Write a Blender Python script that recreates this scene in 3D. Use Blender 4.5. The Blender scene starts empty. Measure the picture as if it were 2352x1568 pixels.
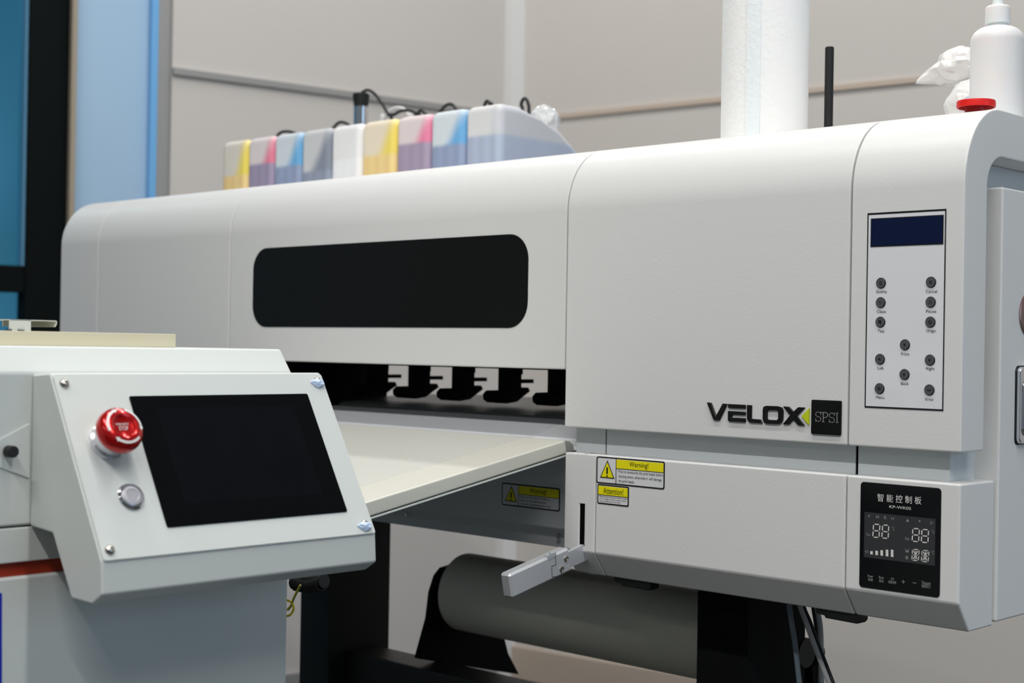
import bpy, bmesh, math, random
from mathutils import Vector, Matrix, noise
random.seed(4)
PI = math.pi
scene = bpy.context.scene

# ------------------------------------------------------------------ camera
# world: origin at the photographer's eye height, x along the printer, y into the room, z up; floor at FL
FL = -1.05
CEIL = 2.6
FOC = 3400.0
YAW, PITCH, ROLL = -0.7636, 0.00417, 0.0166
fw = Vector((math.sin(YAW)*math.cos(PITCH), math.cos(YAW)*math.cos(PITCH), math.sin(PITCH)))
rt0 = Vector((math.cos(YAW), -math.sin(YAW), 0)); up0 = rt0.cross(fw)
rt = rt0*math.cos(ROLL)+up0*math.sin(ROLL); up = -rt0*math.sin(ROLL)+up0*math.cos(ROLL)
cam = bpy.data.cameras.new('camera'); camo = bpy.data.objects.new('camera', cam)
scene.collection.objects.link(camo)
camo.matrix_world = Matrix(((rt.x, up.x, -fw.x, 0), (rt.y, up.y, -fw.y, 0), (rt.z, up.z, -fw.z, 0), (0, 0, 0, 1)))
cam.sensor_width = 36; cam.lens = FOC/2352*36; cam.clip_start = .02
cam.dof.use_dof = True; cam.dof.focus_distance = 1.66; cam.dof.aperture_fstop = 6.6
scene.camera = camo

# ------------------------------------------------------------------ light
w = bpy.data.worlds.new('world'); scene.world = w; w.use_nodes = True
bg = w.node_tree.nodes['Background']; bg.inputs[0].default_value = (.74, .88, 1.0, 1); bg.inputs[1].default_value = .19
def area(name, loc, sx, sy, power, col=(1, 1, 1), rot=(0, 0, 0)):
    l = bpy.data.lights.new(name, 'AREA'); l.shape = 'RECTANGLE'; l.size = sx; l.size_y = sy
    l.energy = power; l.color = col
    o = bpy.data.objects.new(name, l); o.location = loc; o.rotation_euler = rot
    scene.collection.objects.link(o); return o
# four rows of ceiling tubes running along the printer's length
for xx, yy, ln, pw in ((0, .67, 4.6, 63), (.2, -1.05, 4.6, 94), (.2, -4.4, 4.6, 30), (-2.3, 2.45, 3.4, 38)):
    area('ceiling_tube_light', (xx, yy, CEIL-.06), ln, .10, pw, (1, .985, .965))
# added cool fill for the right-hand faces, from an unseen source
area('cool_side_fill', (3.2, 1.7, .5), 2.0, 1.8, 20, (.50, .74, 1.0), (0, PI/2, 0))
scene.view_settings.view_transform = 'Standard'; scene.view_settings.look = 'None'
scene.view_settings.exposure = 0.15; scene.view_settings.gamma = 1
scene.view_settings.use_curve_mapping = False

# ------------------------------------------------------------------ helpers
def at(px, py, ax, val):
    """point of a sight line on the plane x/y/z = val (used to survey the place)"""
    d = rt*(px-1176)/FOC - up*(py-784)/FOC + fw
    return d*(val/d['xyz'.index(ax)])
def S(c):
    if isinstance(c, str): c = tuple(int(c[i:i+2], 16) for i in (0, 2, 4))
    return tuple(((v/255)/12.92 if v/255 <= .04045 else ((v/255+.055)/1.055)**2.4) for v in c)+(1,)
MATS = {}
def mat(name, col, rough=.5, metal=0, spec=.5, coat=0, bump=0, bscale=400, trans=0, emit=0, alpha=1, vary=0, vscale=8, sss=0, ior=1.45):
    if name in MATS: return MATS[name]
    m = bpy.data.materials.new(name); m.use_nodes = True; nt = m.node_tree; b = nt.nodes['Principled BSDF']
    c = S(col)
    b.inputs['Base Color'].default_value = c; b.inputs['Roughness'].default_value = rough
    b.inputs['Metallic'].default_value = metal; b.inputs['Specular IOR Level'].default_value = spec
    b.inputs['Coat Weight'].default_value = coat; b.inputs['Coat Roughness'].default_value = .05
    b.inputs['Transmission Weight'].default_value = trans; b.inputs['IOR'].default_value = ior
    b.inputs['Alpha'].default_value = alpha
    if sss:
        b.inputs['Subsurface Weight'].default_value = sss; b.inputs['Subsurface Scale'].default_value = .02
    if emit:
        b.inputs['Emission Color'].default_value = c; b.inputs['Emission Strength'].default_value = emit
    tc = nt.nodes.new('ShaderNodeTexCoord')
    if vary:
        n = nt.nodes.new('ShaderNodeTexNoise'); n.inputs['Scale'].default_value = vscale; n.inputs['Detail'].default_value = 4
        nt.links.new(tc.outputs['Object'], n.inputs['Vector'])
        mx = nt.nodes.new('ShaderNodeMix'); mx.data_type = 'RGBA'
        mx.inputs['A'].default_value = tuple(v*(1-vary) for v in c[:3])+(1,)
        mx.inputs['B'].default_value = tuple(min(1, v*(1+vary)) for v in c[:3])+(1,)
        nt.links.new(n.outputs['Fac'], mx.inputs['Factor']); nt.links.new(mx.outputs['Result'], b.inputs['Base Color'])
    if bump:
        n = nt.nodes.new('ShaderNodeTexNoise'); n.inputs['Scale'].default_value = bscale; n.inputs['Detail'].default_value = 2
        nt.links.new(tc.outputs['Object'], n.inputs['Vector'])
        bp = nt.nodes.new('ShaderNodeBump'); bp.inputs['Strength'].default_value = bump; bp.inputs['Distance'].default_value = .001
        nt.links.new(n.outputs['Fac'], bp.inputs['Height']); nt.links.new(bp.outputs['Normal'], b.inputs['Normal'])
    MATS[name] = m; return m
WHITE = mat('white powder coat', (222, 222, 220), .38, bump=.12, bscale=260)
WHITE2 = mat('cool white powder coat', (203, 207, 203), .4, bump=.05, bscale=500)
CREAM = mat('cream enamel', (212, 210, 198), .38)
CREAM2 = mat('cream board', (222, 213, 184), .5)
NECKM = mat('pale grey enamel', (202, 207, 209), .45, bump=.05)
BLACK = mat('black enamel', (12, 13, 13), .55)
BLACKM = mat('matt black', (7, 8, 8), .8, spec=.2)
DGREY = mat('charcoal steel', (30, 33, 34), .6)
GAP = mat('dark interior', (6, 6, 6), .9, spec=.1)
GLOSSB = mat('gloss black glass', (3, 4, 5), .15, spec=.3)
WINB = mat('smoked acrylic', (13, 13, 11), .3, spec=.3)
RUBBER = mat('black rubber', (20, 21, 22), .6)
ALU = mat('brushed aluminium', (214, 216, 220), .32, metal=.45, bump=.08, bscale=900)
ALUD = mat('satin aluminium', (200, 203, 208), .4, metal=.4)
CHROME = mat('chrome', (225, 225, 228), .12, metal=1)
STEEL = mat('steel screw', (190, 186, 180), .22, metal=1)
RED = mat('anodised red', (190, 12, 14), .22, metal=.55, coat=.5)
REDP = mat('red plastic', (222, 28, 22), .4)
REDD = mat('dark red plastic', (150, 14, 14), .45)
PRINTW = mat('white print', (222, 220, 216), .6)
PRINTG = mat('grey print', (150, 152, 150), .6)
PRINTD = mat('dim grey print', (92, 94, 94), .6)
INKB = mat('black print', (14, 14, 14), .5)
YEL = mat('sign yellow', (240, 228, 0), .5)
LIME = mat('lime yellow', (196, 208, 20), .3)
LABELW = mat('label film', (222, 222, 224), .35)
PAPER = mat('quilted paper', (250, 249, 247), .9, bump=.9, bscale=160, sss=.15)
FROST = mat('frosted polyethylene', (242, 242, 241), .42, trans=.08, sss=.35)
FROST2 = mat('white polyethylene', (238, 238, 237), .45, sss=.3)

class B:
    """collects shapes in world coordinates and links them as one mesh object"""
    def __init__(s): s.bm = bmesh.new()
    def box(s, x0, x1, y0, y1, z0, z1, bev=0, seg=2):
        bm = bmesh.new(); bmesh.ops.create_cube(bm, size=1)
        for v in bm.verts:
            v.co = Vector(((x0+x1)/2+v.co.x*(x1-x0), (y0+y1)/2+v.co.y*(y1-y0), (z0+z1)/2+v.co.z*(z1-z0)))
        if bev: bmesh.ops.bevel(bm, geom=bm.edges[:], offset=bev, segments=seg, profile=.5, affect='EDGES')
        return s.add(bm)
    def add(s, bm, M=None):
        if M is not None: bm.transform(M)
        me = bpy.data.meshes.new('tmp'); bm.to_mesh(me); bm.free(); s.bm.from_mesh(me); bpy.data.meshes.remove(me); return s
    def prism(s, pts, ax, a, b, bev=0, seg=2, ang=20):
        """pts: outline in the two other axes, extruded along axis ax from a to b"""
        bm = bmesh.new(); vs = []
        for (p, q) in pts:
            co = {'x': (a, p, q), 'y': (p, a, q), 'z': (p, q, a)}[ax]
            vs.append(bm.verts.new(co))
        f = bm.faces.new(vs)
        r = bmesh.ops.extrude_face_region(bm, geom=[f]); d = Vector({'x': (b-a, 0, 0), 'y': (0, b-a, 0), 'z': (0, 0, b-a)}[ax])
        bmesh.ops.translate(bm, verts=[g for g in r['geom'] if isinstance(g, bmesh.types.BMVert)], vec=d)
        bmesh.ops.recalc_face_normals(bm, faces=bm.faces[:])
        if bev:
            es = [e for e in bm.edges if len(e.link_faces) == 2 and e.calc_face_angle() > math.radians(ang)]
            bmesh.ops.bevel(bm, geom=es, offset=bev, segments=seg, profile=.5, affect='EDGES')
        big = [f for f in bm.faces if len(f.verts) > 4]
        if big: bmesh.ops.triangulate(bm, faces=big)
        return s.add(bm)
    def cyl(s, p, d, r, h, r2=None, n=32, bev=0):
        p = Vector(p); d = Vector(d).normalized(); r2 = r if r2 is None else r2
        bm = bmesh.new(); bmesh.ops.create_cone(bm, cap_ends=True, segments=n, radius1=r, radius2=r2, depth=h)
        if bev:
            es = [e for e in bm.edges if len(e.link_faces) == 2 and e.calc_face_angle() > 1.0]
            bmesh.ops.bevel(bm, geom=es, offset=bev, segments=3, profile=.5, affect='EDGES')
        M = Matrix.Translation(p+d*h/2) @ d.to_track_quat('Z', 'Y').to_matrix().to_4x4()
        return s.add(bm, M)
    def lathe(s, prof, p=(0, 0, 0), d=(0, 0, 1), n=40):
        bm = bmesh.new(); rings = []
        for r, z in prof:
            rings.append([bm.verts.new((max(r, 1e-5)*math.cos(2*PI*k/n), max(r, 1e-5)*math.sin(2*PI*k/n), z)) for k in range(n)])
        for a, b in zip(rings, rings[1:]):
            for k in range(n): bm.faces.new((a[k], a[(k+1) % n], b[(k+1) % n], b[k]))
        bm.faces.new(rings[0][::-1]); bm.faces.new(rings[-1])
        d = Vector(d).normalized()
        return s.add(bm, Matrix.Translation(Vector(p)) @ d.to_track_quat('Z', 'Y').to_matrix().to_4x4())
    def tube(s, pts, r, n=10, smooth=True):
        pts = [Vector(p) for p in pts]
        if smooth and len(pts) > 2:
            q = []
            P = [pts[0]*2-pts[1]]+pts+[pts[-1]*2-pts[-2]]
            for i in range(1, len(P)-2):
                for t in [k/8 for k in range(8)]:
                    a, b, c, d = P[i-1:i+3]
                    q.append(.5*((2*b)+(c-a)*t+(2*a-5*b+4*c-d)*t*t+(3*b-a-3*c+d)*t**3))
            pts = q+[pts[-1]]
        bm = bmesh.new(); rings = []; prev = None
        for i, p in enumerate(pts):
            t = (pts[min(i+1, len(pts)-1)]-pts[max(i-1, 0)]).normalized()
            if prev is None: u = t.orthogonal().normalized()
            else: u = (prev-t*prev.dot(t)).normalized()
            prev = u; v = t.cross(u)
            rings.append([bm.verts.new(p+(u*math.cos(2*PI*k/n)+v*math.sin(2*PI*k/n))*r) for k in range(n)])
        for a, b in zip(rings, rings[1:]):
            for k in range(n): bm.faces.new((a[k], a[(k+1) % n], b[(k+1) % n], b[k]))
        bm.faces.new(rings[0][::-1]); bm.faces.new(rings[-1])
        return s.add(bm)
    def frame(s, outer, inner, ax, a, b):
        """a flat ring between two outlines of equal point count"""
        bm = bmesh.new(); n = len(outer)
        def V(p, q, t): return bm.verts.new({'x': (t, p, q), 'y': (p, t, q), 'z': (p, q, t)}[ax])
        R = [[V(*p, t) for p in L] for t in (a, b) for L in (outer, inner)]
        for k in range(n):
            j = (k+1) % n
            for A, Bq in ((0, 1), (2, 3), (0, 2), (1, 3)):
                bm.faces.new((R[A][k], R[A][j], R[Bq][j], R[Bq][k]))
        bmesh.ops.recalc_face_normals(bm, faces=bm.faces[:])
        return s.add(bm)
    def build(s, name, m, parent=None, smooth=35, **props):
        off = Vector((0, 0, 0)); r = parent
        while r is not None:
            off += Vector(r.location); r = r.parent
        bmesh.ops.translate(s.bm, verts=s.bm.verts[:], vec=-off)
        me = bpy.data.meshes.new(name); s.bm.to_mesh(me); s.bm.free()
        me.materials.append(m)
        for p in me.polygons: p.use_smooth = True
        me.set_sharp_from_angle(angle=math.radians(smooth))
        o = bpy.data.objects.new(name, me); scene.collection.objects.link(o)
        if len(me.polygons) < 3000:
            wn = o.modifiers.new('weighted normals', 'WEIGHTED_NORMAL'); wn.keep_sharp = True; wn.weight = 80
        if parent: o.parent = parent
        for k, v in props.items(): o[k] = v
        return o
def thing(name, label, cat, loc=(0, 0, 0), group=None):
    o = bpy.data.objects.new(name, None); scene.collection.objects.link(o); o.location = loc; o.empty_display_size = .05
    o['label'] = label; o['category'] = cat
    if group: o['group'] = group
    return o
def tag(o, label, cat, group=None):
    o['label'] = label; o['category'] = cat
    if group: o['group'] = group
    return o
def origin_to(o, loc):
    loc = Vector(loc); o.data.transform(Matrix.Translation(-loc)); o.location = loc; return o
def rrect(x0, x1, z0, z1, r, n=6):
    pts = []
    for cx, cz, a0 in ((x1-r, z1-r, 0), (x0+r, z1-r, 90), (x0+r, z0+r, 180), (x1-r, z0+r, 270)):
        for k in range(n+1):
            a = math.radians(a0+90*k/n); pts.append((cx+r*math.cos(a), cz+r*math.sin(a)))
    return pts
FONTS = {}
def font_for(s):
    return None
def text_bm(s, rect, align='fit'):
    """lettering whose bounding box fills rect=(x0,z0,x1,z1), lying in the xz plane, returned as a bmesh at y=0"""
    c = bpy.data.curves.new('t', 'FONT'); c.body = s; c.resolution_u = 3
    o = bpy.data.objects.new('t', c); scene.collection.objects.link(o)
    bpy.context.view_layer.update()
    me = bpy.data.meshes.new_from_object(o.evaluated_get(bpy.context.evaluated_depsgraph_get()))
    bpy.data.objects.remove(o); bpy.data.curves.remove(c)
    bm = bmesh.new(); bm.from_mesh(me); bpy.data.meshes.remove(me)
    xs = [v.co.x for v in bm.verts]; ys = [v.co.y for v in bm.verts]
    if not xs: return bm
    x0, x1, y0, y1 = min(xs), max(xs), min(ys), max(ys)
    X0, Z0, X1, Z1 = rect
    for v in bm.verts:
        v.co = Vector((X0+(v.co.x-x0)/(x1-x0+1e-9)*(X1-X0), 0, Z0+(v.co.y-y0)/(y1-y0+1e-9)*(Z1-Z0)))
    return bm
def seg(p, q, wd):
    """thick stroke between two 2-D points as a quad outline"""
    p = Vector(p); q = Vector(q); d = (q-p).normalized(); n = Vector((-d.y, d.x))*wd/2
    return [tuple(p+n), tuple(q+n), tuple(q-n), tuple(p-n)]
def plane_quad(outline, y):
    bm = bmesh.new(); bm.faces.new([bm.verts.new((a, y, b)) for a, b in outline]); return bm
def struct(name, b, m, smooth=35):
    o = b.build(name, m, None, smooth); o['kind'] = 'structure'; return o

# ================================================================== SETTING
WALLM = mat('wall panel laminate', (212, 207, 202), .6, vary=.02, vscale=1.5)
WALLM2 = mat('wall panel laminate warm', (214, 208, 201), .6, vary=.02, vscale=1.5)
TRIMG = mat('grey aluminium trim', (168, 167, 165), .45, metal=.3)
TRIMW = mat('white corner trim', (236, 236, 234), .4)
TRIMP = mat('beige trim', (205, 188, 172), .5)
FLOORM = mat('grey vinyl floor', (52, 50, 46), .5, vary=.1, vscale=3)
CEILM = mat('painted ceiling', (200, 200, 198), .8)
BLUEP = mat('panel with blue window light', (172, 204, 232), .5, vary=.03, vscale=2)  # blue cast of the window light is put into this base colour
BLUEE = mat('bright blue edge', (120, 185, 240), .4)
FRAMEM = mat('dark green window frame', (6, 13, 13), .7, spec=.15)
corner = Vector((-3.283, 3.428, 0))
dl = Vector((-.161246, -.986914, 0)); dr = Vector((.994715, .102679, 0))
nl = Vector((-dl.y, dl.x, 0)); nr = Vector((dr.y, -dr.x, 0))       # nl, nr point into the room (towards the camera)
if nl.dot(-corner) < 0: nl = -nl
if nr.dot(-corner) < 0: nr = -nr
def wall_t(px, py=300):
    """distance along the left wall, from the corner, of a sight line"""
    d = rt*(px-1176)/FOC - up*(py-784)/FOC + fw
    k = corner.dot(nl)/d.dot(nl); return (d*k-corner).dot(dl), d*k
def slab(o, d, n, t0, t1, z0, z1, th, off=0):
    """box along a wall: from t0 to t1 along d, z0..z1, from off to off+th along n"""
    b = B(); bm = bmesh.new(); vs = []
    for t in (t0, t1):
        for h in (off, off+th):
            for z in (z0, z1):
                p = o+d*t+n*h; vs.append(bm.verts.new((p.x, p.y, z)))
    bmesh.ops.convex_hull(bm, input=vs); bmesh.ops.recalc_face_normals(bm, faces=bm.faces[:]); b.add(bm); return b
T393 = wall_t(393)[0]; T345 = wall_t(346)[0]; T362 = wall_t(363)[0]; T165 = wall_t(163)[0]; T150 = wall_t(153)[0]
T60 = wall_t(62)[0]; T0 = T60+1.6
struct('wall_left', slab(corner, dl, nl, 0, T393, FL, CEIL, -.08, 0), WALLM)
struct('wall_back', slab(corner, dr, nr, 0, 7.0, FL, CEIL, -.08, 0), WALLM2)
struct('wall_window_side', slab(corner, dl, nl, T362, T150, FL, CEIL, -.06, -.02), BLUEP)
struct('floor', B().box(-7, 5, -9, 6, FL-.05, FL), FLOORM)
struct('ceiling', B().box(-7, 5, -9, 6, CEIL, CEIL+.05), CEILM)
zr1 = wall_t(397, 162)[1].z; zr2 = wall_t(1015, 245)[1].z
struct('trim_1', slab(corner, dl, nl, 0, T393, (zr1+zr2)/2-.011, (zr1+zr2)/2+.007, .012, 0), TRIMG)
def back_z(px, py):
    d = rt*(px-1176)/FOC - up*(py-784)/FOC + fw
    return (d*(corner.dot(nr)/d.dot(nr))).z
zb = back_z(1950, 205)
struct('trim_2', slab(corner, dr, nr, 0, 7, zb-.001, zb+.014, .008, 0), TRIMP)
struct('trim_3', slab(corner, dl, nl, -.02, .045, FL, CEIL, .03, 0), TRIMW)
struct('trim_4', slab(corner, dl, nl, T393-.0, T362, FL, CEIL, .02, -.03), TRIMG)
struct('trim_5', slab(corner, dl, nl, T362+.002, T345, FL, CEIL, .016, -.02), BLUEE)
struct('baseboard_left', slab(corner, dl, nl, .03, T393, FL, FL+.10, .012, 0), TRIMG)
struct('baseboard_back', slab(corner, dr, nr, .0, 7, FL, FL+.10, .012, 0), TRIMP)
# window at the far left: dark frame, transom, teal glass
fr = slab(corner, dl, nl, T150, T60, FL, CEIL, .06, -.05)
zt = wall_t(30, 640)[1].z
for (a, b_, z0, z1) in ((T60-.001, T0, zt-.034, zt+.034),):
    fr.bm.from_mesh((lambda o: o)(slab(corner, dl, nl, a, b_, z0, z1, .05, -.045).build('tmpf', FRAMEM).data))
for o in [o for o in bpy.data.objects if o.name.startswith('tmpf')]: bpy.data.objects.remove(o)
struct('trim_6', slab(corner, dl, nl, T165-.002, T150, FL, CEIL, .05, -.02), mat('pale wood strip', (168, 156, 138), .6))
wf = struct('window_1', fr, FRAMEM)
GL = bpy.data.materials.new('teal glass'); GL.use_nodes = True
nt = GL.node_tree; nt.nodes.remove(nt.nodes['Principled BSDF'])
tr = nt.nodes.new('ShaderNodeBsdfTransparent'); tr.inputs[0].default_value = (.34, .80, .98, 1)
gl = nt.nodes.new('ShaderNodeBsdfGlossy'); gl.inputs[0].default_value = (.5, .8, .9, 1); gl.inputs['Roughness'].default_value = .15
ms = nt.nodes.new('ShaderNodeMixShader'); ms.inputs[0].default_value = .12
nt.links.new(tr.outputs[0], ms.inputs[1]); nt.links.new(gl.outputs[0], ms.inputs[2]); nt.links.new(ms.outputs[0], nt.nodes['Material Output'].inputs[0])
slab(corner, dl, nl, T60-.02, T0, FL, CEIL, .006, -.03).build('pane', GL, wf)
slab(corner, dl, nl, T60+.001, T60+.007, zt+.034, CEIL, .03, -.03).build('window_bead', mat('pale blue bead', (110, 165, 200), .4), wf)

# ================================================================== PRINTER
YF = 1.40
PR = thing('inkjet_printer', 'large white wide-format inkjet printer on a black stand, with smoked window and button panel', 'printer', (-1.6, 1.6, FL))
def arch(zb, th, yback=1.74):
    o = [(YF, zb), (YF, .174)]
    for k in range(1, 15):
        a = PI/2*k/14; o.append((1.478-.078*math.cos(a), .174+.085*math.sin(a)))
    o.append((yback, .259))
    i = [(yback, .259-th)]
    for k in range(0, 13):
        a = PI/2*(1-k/12); i.append((1.485-(.085-th)*math.cos(a), .176+(.083-th)*math.sin(a)))
    i.append((YF+th, zb))
    return o+i
def cover(x0, x1, zb, th, name='cover_section', m=WHITE):
    return B().prism(arch(zb, th), 'x', x0, x1, .0022, 2).build(name, m, PR)
cover(-2.500, -2.3698, -.099, .03)
cover(-2.3682, -1.9698, -.099, .03)
mid = cover(-1.9682, -1.2478, -.0265, .012, 'hinged_front_cover')
cover(-1.2462, -.8396, -.099, .03)
cap = cover(-.8380, -.7077, -.099, .050, 'end_cap')
# smoked window set into the front cover
wr = rrect(-1.906, -1.313, .0258, .1488, .034, 8)
B().prism(wr, 'y', YF-.0006, YF+.012).build('viewing_window', WINB, PR)
# interior: black gantry, dark end boards
B().box(-2.36, -1.245, 1.50, 1.70, -.030, .235).box(-2.36, -1.97, 1.44, 1.74, -.12, -.03).build('gantry', BLACKM, PR)
B().box(-1.27, -.80, 1.44, 1.74, -.045, .236).build('inner_housing', BLACKM, PR)
B().box(-2.44, -2.30, 1.44, 1.72, -.3, .2).build('end_board', WHITE, PR)
B().box(-.80, -.745, 1.452, 1.74, -.10, .2085).build('inner_end_panel', NECKM, PR)
# pinch rollers hanging under the gantry, one mesh each
xr = at(1115, 895, 'y', 1.575).x
for k in range(-2, 6):
    xx = xr-.101*k
    b = B()
    b.box(xx, xx+.022, 1.602, 1.630, -.066, -.028)
    b.prism([(1.576, -.0645), (1.630, -.0640), (1.646, -.060), (1.650, -.066), (1.636, -.0735), (1.622, -.0815), (1.60, -.084), (1.578, -.0825), (1.570, -.078), (1.569, -.070)], 'x', xx, xx+.022, .0008)
    b.box(xx+.005, xx+.012, 1.625, 1.668, -.054, -.048)
    b.box(xx+.008, xx+.034, 1.60, 1.62, -.040, -.028)
    b.build('pinch_roller', BLACKM, PR)
# platen, heated apron
B().prism([(1.490, -.0965), (1.494, -.0925), (1.52, -.0905), (1.86, -.0845), (1.86, -.13), (1.47, -.13)], 'x', -1.93, -1.243, .0006).build('platen', mat('black platen', (22, 22, 22), .3, spec=.4), PR)
B().prism([(1.491, -.0955), (1.484, -.0985), (1.43, -.114), (1.425, -.1165), (1.425, -.13), (1.46, -.135), (1.491, -.11)], 'x', -1.93, -1.243, .0006).build('heated_apron', mat('grey apron steel', (236, 237, 240), .42), PR)
# front panel below the apron
B().prism([(1.45, -.131), (1.45, -.236), (1.462, -.25), (1.462, -.263), (1.50, -.263), (1.50, -.131)], 'x', -1.93, -1.245, .0012).build('lower_front_panel', mat('front panel enamel', (212, 214, 216), .5), PR)
for xx, zz in ((-1.302, -.247), (-1.60, -.246), (-1.885, -.243)): B().cyl((xx, 1.4555, zz), (0, -1, 0), .0032, .002, n=16).build('panel_screw', STEEL, PR)
# neck between cover and service box
neck = B()
neck.box(-1.243, -.730, 1.431, 1.480, -.131, -.045)
neck.build('neck', NECKM, PR)
for x0, x1 in ((-1.2435, -1.1948), (-1.1932, -.8405), (-.8375, -.730)):
    B().box(x0, x1, 1.420, 1.4315, -.1312, -.05, .0010).build('neck_panel', NECKM, PR)
for xx in (-1.1940, -.8390):
    B().box(xx-.0014, xx+.0014, 1.4215, 1.431, -.131, -.05).build('neck_seam', GAP, PR)
# service box (three sections) with 45-degree underside
boxp = [(YF, -.131), (YF, -.2525), (1.4235, -.2835), (1.476, -.2835), (1.476, -.131)]
for x0, x1 in ((-1.2440, -1.1935), (-1.1925, -.8402), (-.8390, -.7077)):
    if x0 < -1.24:
        # left section is a folded sheet with a tall slot for the lever
        b = B()
        b.prism(boxp, 'x', x0, -1.2185, .0018, 3); b.prism(boxp, 'x', -1.2105, x1, .0018, 3)
        b.box(-1.2225, -1.2065, YF-.00004, 1.45, -.193, -.1324)
        b.prism([(YF+.0001, -.2465), (YF+.0001, -.2525), (1.4236, -.2834), (1.47, -.2834), (1.47, -.2465)], 'x', -1.2195, -1.2095)
        b.build('service_box_section', WHITE, PR)
        B().box(-1.2184, -1.2106, YF+.0012, 1.44, -.2462, -.19).build('lever_slot', GAP, PR)
    else:
        B().prism(boxp, 'x', x0, x1, .0022, 3).build('service_box_section', WHITE, PR)
# right cabinet
cab = B().box(-.95, -.704, 1.4772, 1.76, -.2795, .1775, .0025, 3).build('side_cabinet', WHITE, PR)
B().box(-2.36, -.96, 1.66, 1.76, -.262, -.095).build('rear_beam', BLACKM, PR)
# latch on the cabinet side (only its front edge is in the picture)
ly0 = 1.514
lt = B().prism(rrect(ly0, ly0+.045, -.0935, -.0115, .006), 'x', -.704, -.6985, .0012).build('latch_plate', CHROME, cab)
B().prism(rrect(ly0-.0018, ly0+.047, -.095, -.0102, .007), 'x', -.7045, -.7032).build('latch_gasket', RUBBER, cab)
B().prism(rrect(ly0+.010, ly0+.036, -.086, -.026, .008), 'x', -.699, -.694, .002).build('latch_lever', CHROME, cab)
B().lathe([(.024, 0), (.024, .001), (.022, .0025), (.012, .004), (0.0, .0045)], (-.704, 1.543, .045), (1, 0, 0)).build('lock_cover', mat('rosy metal', (150, 122, 118), .3, metal=.6), cab)
# stand
for x0, x1 in ((-1.108, -1.032), (-1.900, -1.828)):
    B().box(x0, x1, 1.50, 1.628, FL+.09, -.262, .001).build('stand_leg', mat('stand steel', (20, 22, 23), .6) if x0 < -1.5 else BLACKM, PR)
for x0, x1 in ((-1.13, -1.01), (-1.92, -1.81)):
    B().box(x0, x1, 1.30, 1.95, FL+.04, FL+.095, .004).build('stand_foot', BLACK, PR)
    for yy in (1.34, 1.9): B().cyl(((x0+x1)/2, yy, FL), (0, 0, 1), .03, .042).build('levelling_foot', RUBBER, PR)
B().box(-1.828, -1.108, 1.535, 1.60, -.56, -.489, .003).build('crossbar', mat('crossbar steel', (34, 35, 34), .45), PR)
# media roll holder bracket
def Xp(pts, X): return [tuple(at(a, b_, 'x', X))[1:] for a, b_ in pts]
bp = Xp([(1004, 1322), (1018, 1304), (1044, 1296), (1120, 1296), (1150, 1440), (1165, 1500), (1190, 1548), (960, 1512), (985, 1420), (992, 1360)], -1.665)
k1 = at(1004, 1336, 'x', -1.668); k2 = at(1003, 1354, 'x', -1.668)
B().prism(bp, 'x', -1.674, -1.662, .001).cyl((-1.668, k1.y+.012, k1.z), (0, -1, 0), .008, .016, n=20).cyl((-1.668, k2.y+.012, k2.z), (0, -1, 0), .007, .014, n=20).build('roll_bracket', BLACKM, PR)
# black rubber handles under the service box
for (xa, xb, z1) in ((-1.183, -1.125, -.2835), (-.892, -.836, -.2835)):
    B().prism([(xa, z1), (xa+.002, z1-.006), (xa+.012, z1-.007), (xa+.013, z1-.0095), (xb-.003, z1-.0105), (xb, z1-.007), (xb, z1)], 'y', 1.426, 1.444, .0008).build('drawer_grip', BLACK, PR)
# pressure lever
Xs = -1.2055
def LX(px, py, X=Xs): p = at(px, py, 'x', X); return (p.y, p.z)
A0, A1, A2, A3 = LX(1170, 1319), LX(1307, 1257), LX(1316, 1309), LX(1178, 1375)
lever = B().prism([A0, A1, A2, A3], 'x', -1.222, Xs, .0026, 1).build('pressure_lever', ALU, PR)
bar = [LX(1300, 1270, -1.212), LX(1341, 1250, -1.212), LX(1351, 1284, -1.212), LX(1300, 1307, -1.212)]
B().prism(bar, 'x', -1.217, -1.2115).build('lever_bar', ALUD, lever)
def ring_at(px, py, r, X):
    p = at(px, py, 'x', X); return (X, p.y, p.z)
for (px, py) in ((1300.5, 1283), (1290, 1307)):
    c = ring_at(px, py, 0, Xs)
    B().lathe([(.0042, 0), (.0042, .0006), (.0036, .0010), (.0030, .0006), (.0024, .0008), (.0018, .0008), (.0015, .0002), (.0, .0002)], c, (1, 0, 0), 24).build('lever_screw', STEEL, lever)
j = [LX(1262, 1270), LX(1275, 1277), LX(1277, 1297), LX(1267, 1300), LX(1268, 1325), LX(1279, 1323), LX(1281, 1331)]
b = B()
for p, q in zip(j, j[1:]):
    b.prism(seg(p, q, .0008), 'x', Xs-.0004, Xs+.0003)
b.build('hinge_joint', mat('joint shadow line', (90, 92, 96), .5, metal=.5), lever)
b = B(); n0, n1 = LX(1256, 1275), LX(1276, 1265)
b.prism([n0, n1, (n1[0]+.002, n1[1]-.006), (n0[0]+.003, n0[1]-.007)], 'x', Xs-.0055, Xs+.0008, .0008)
b.build('hinge_knuckle', ALUD, lever)

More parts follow.
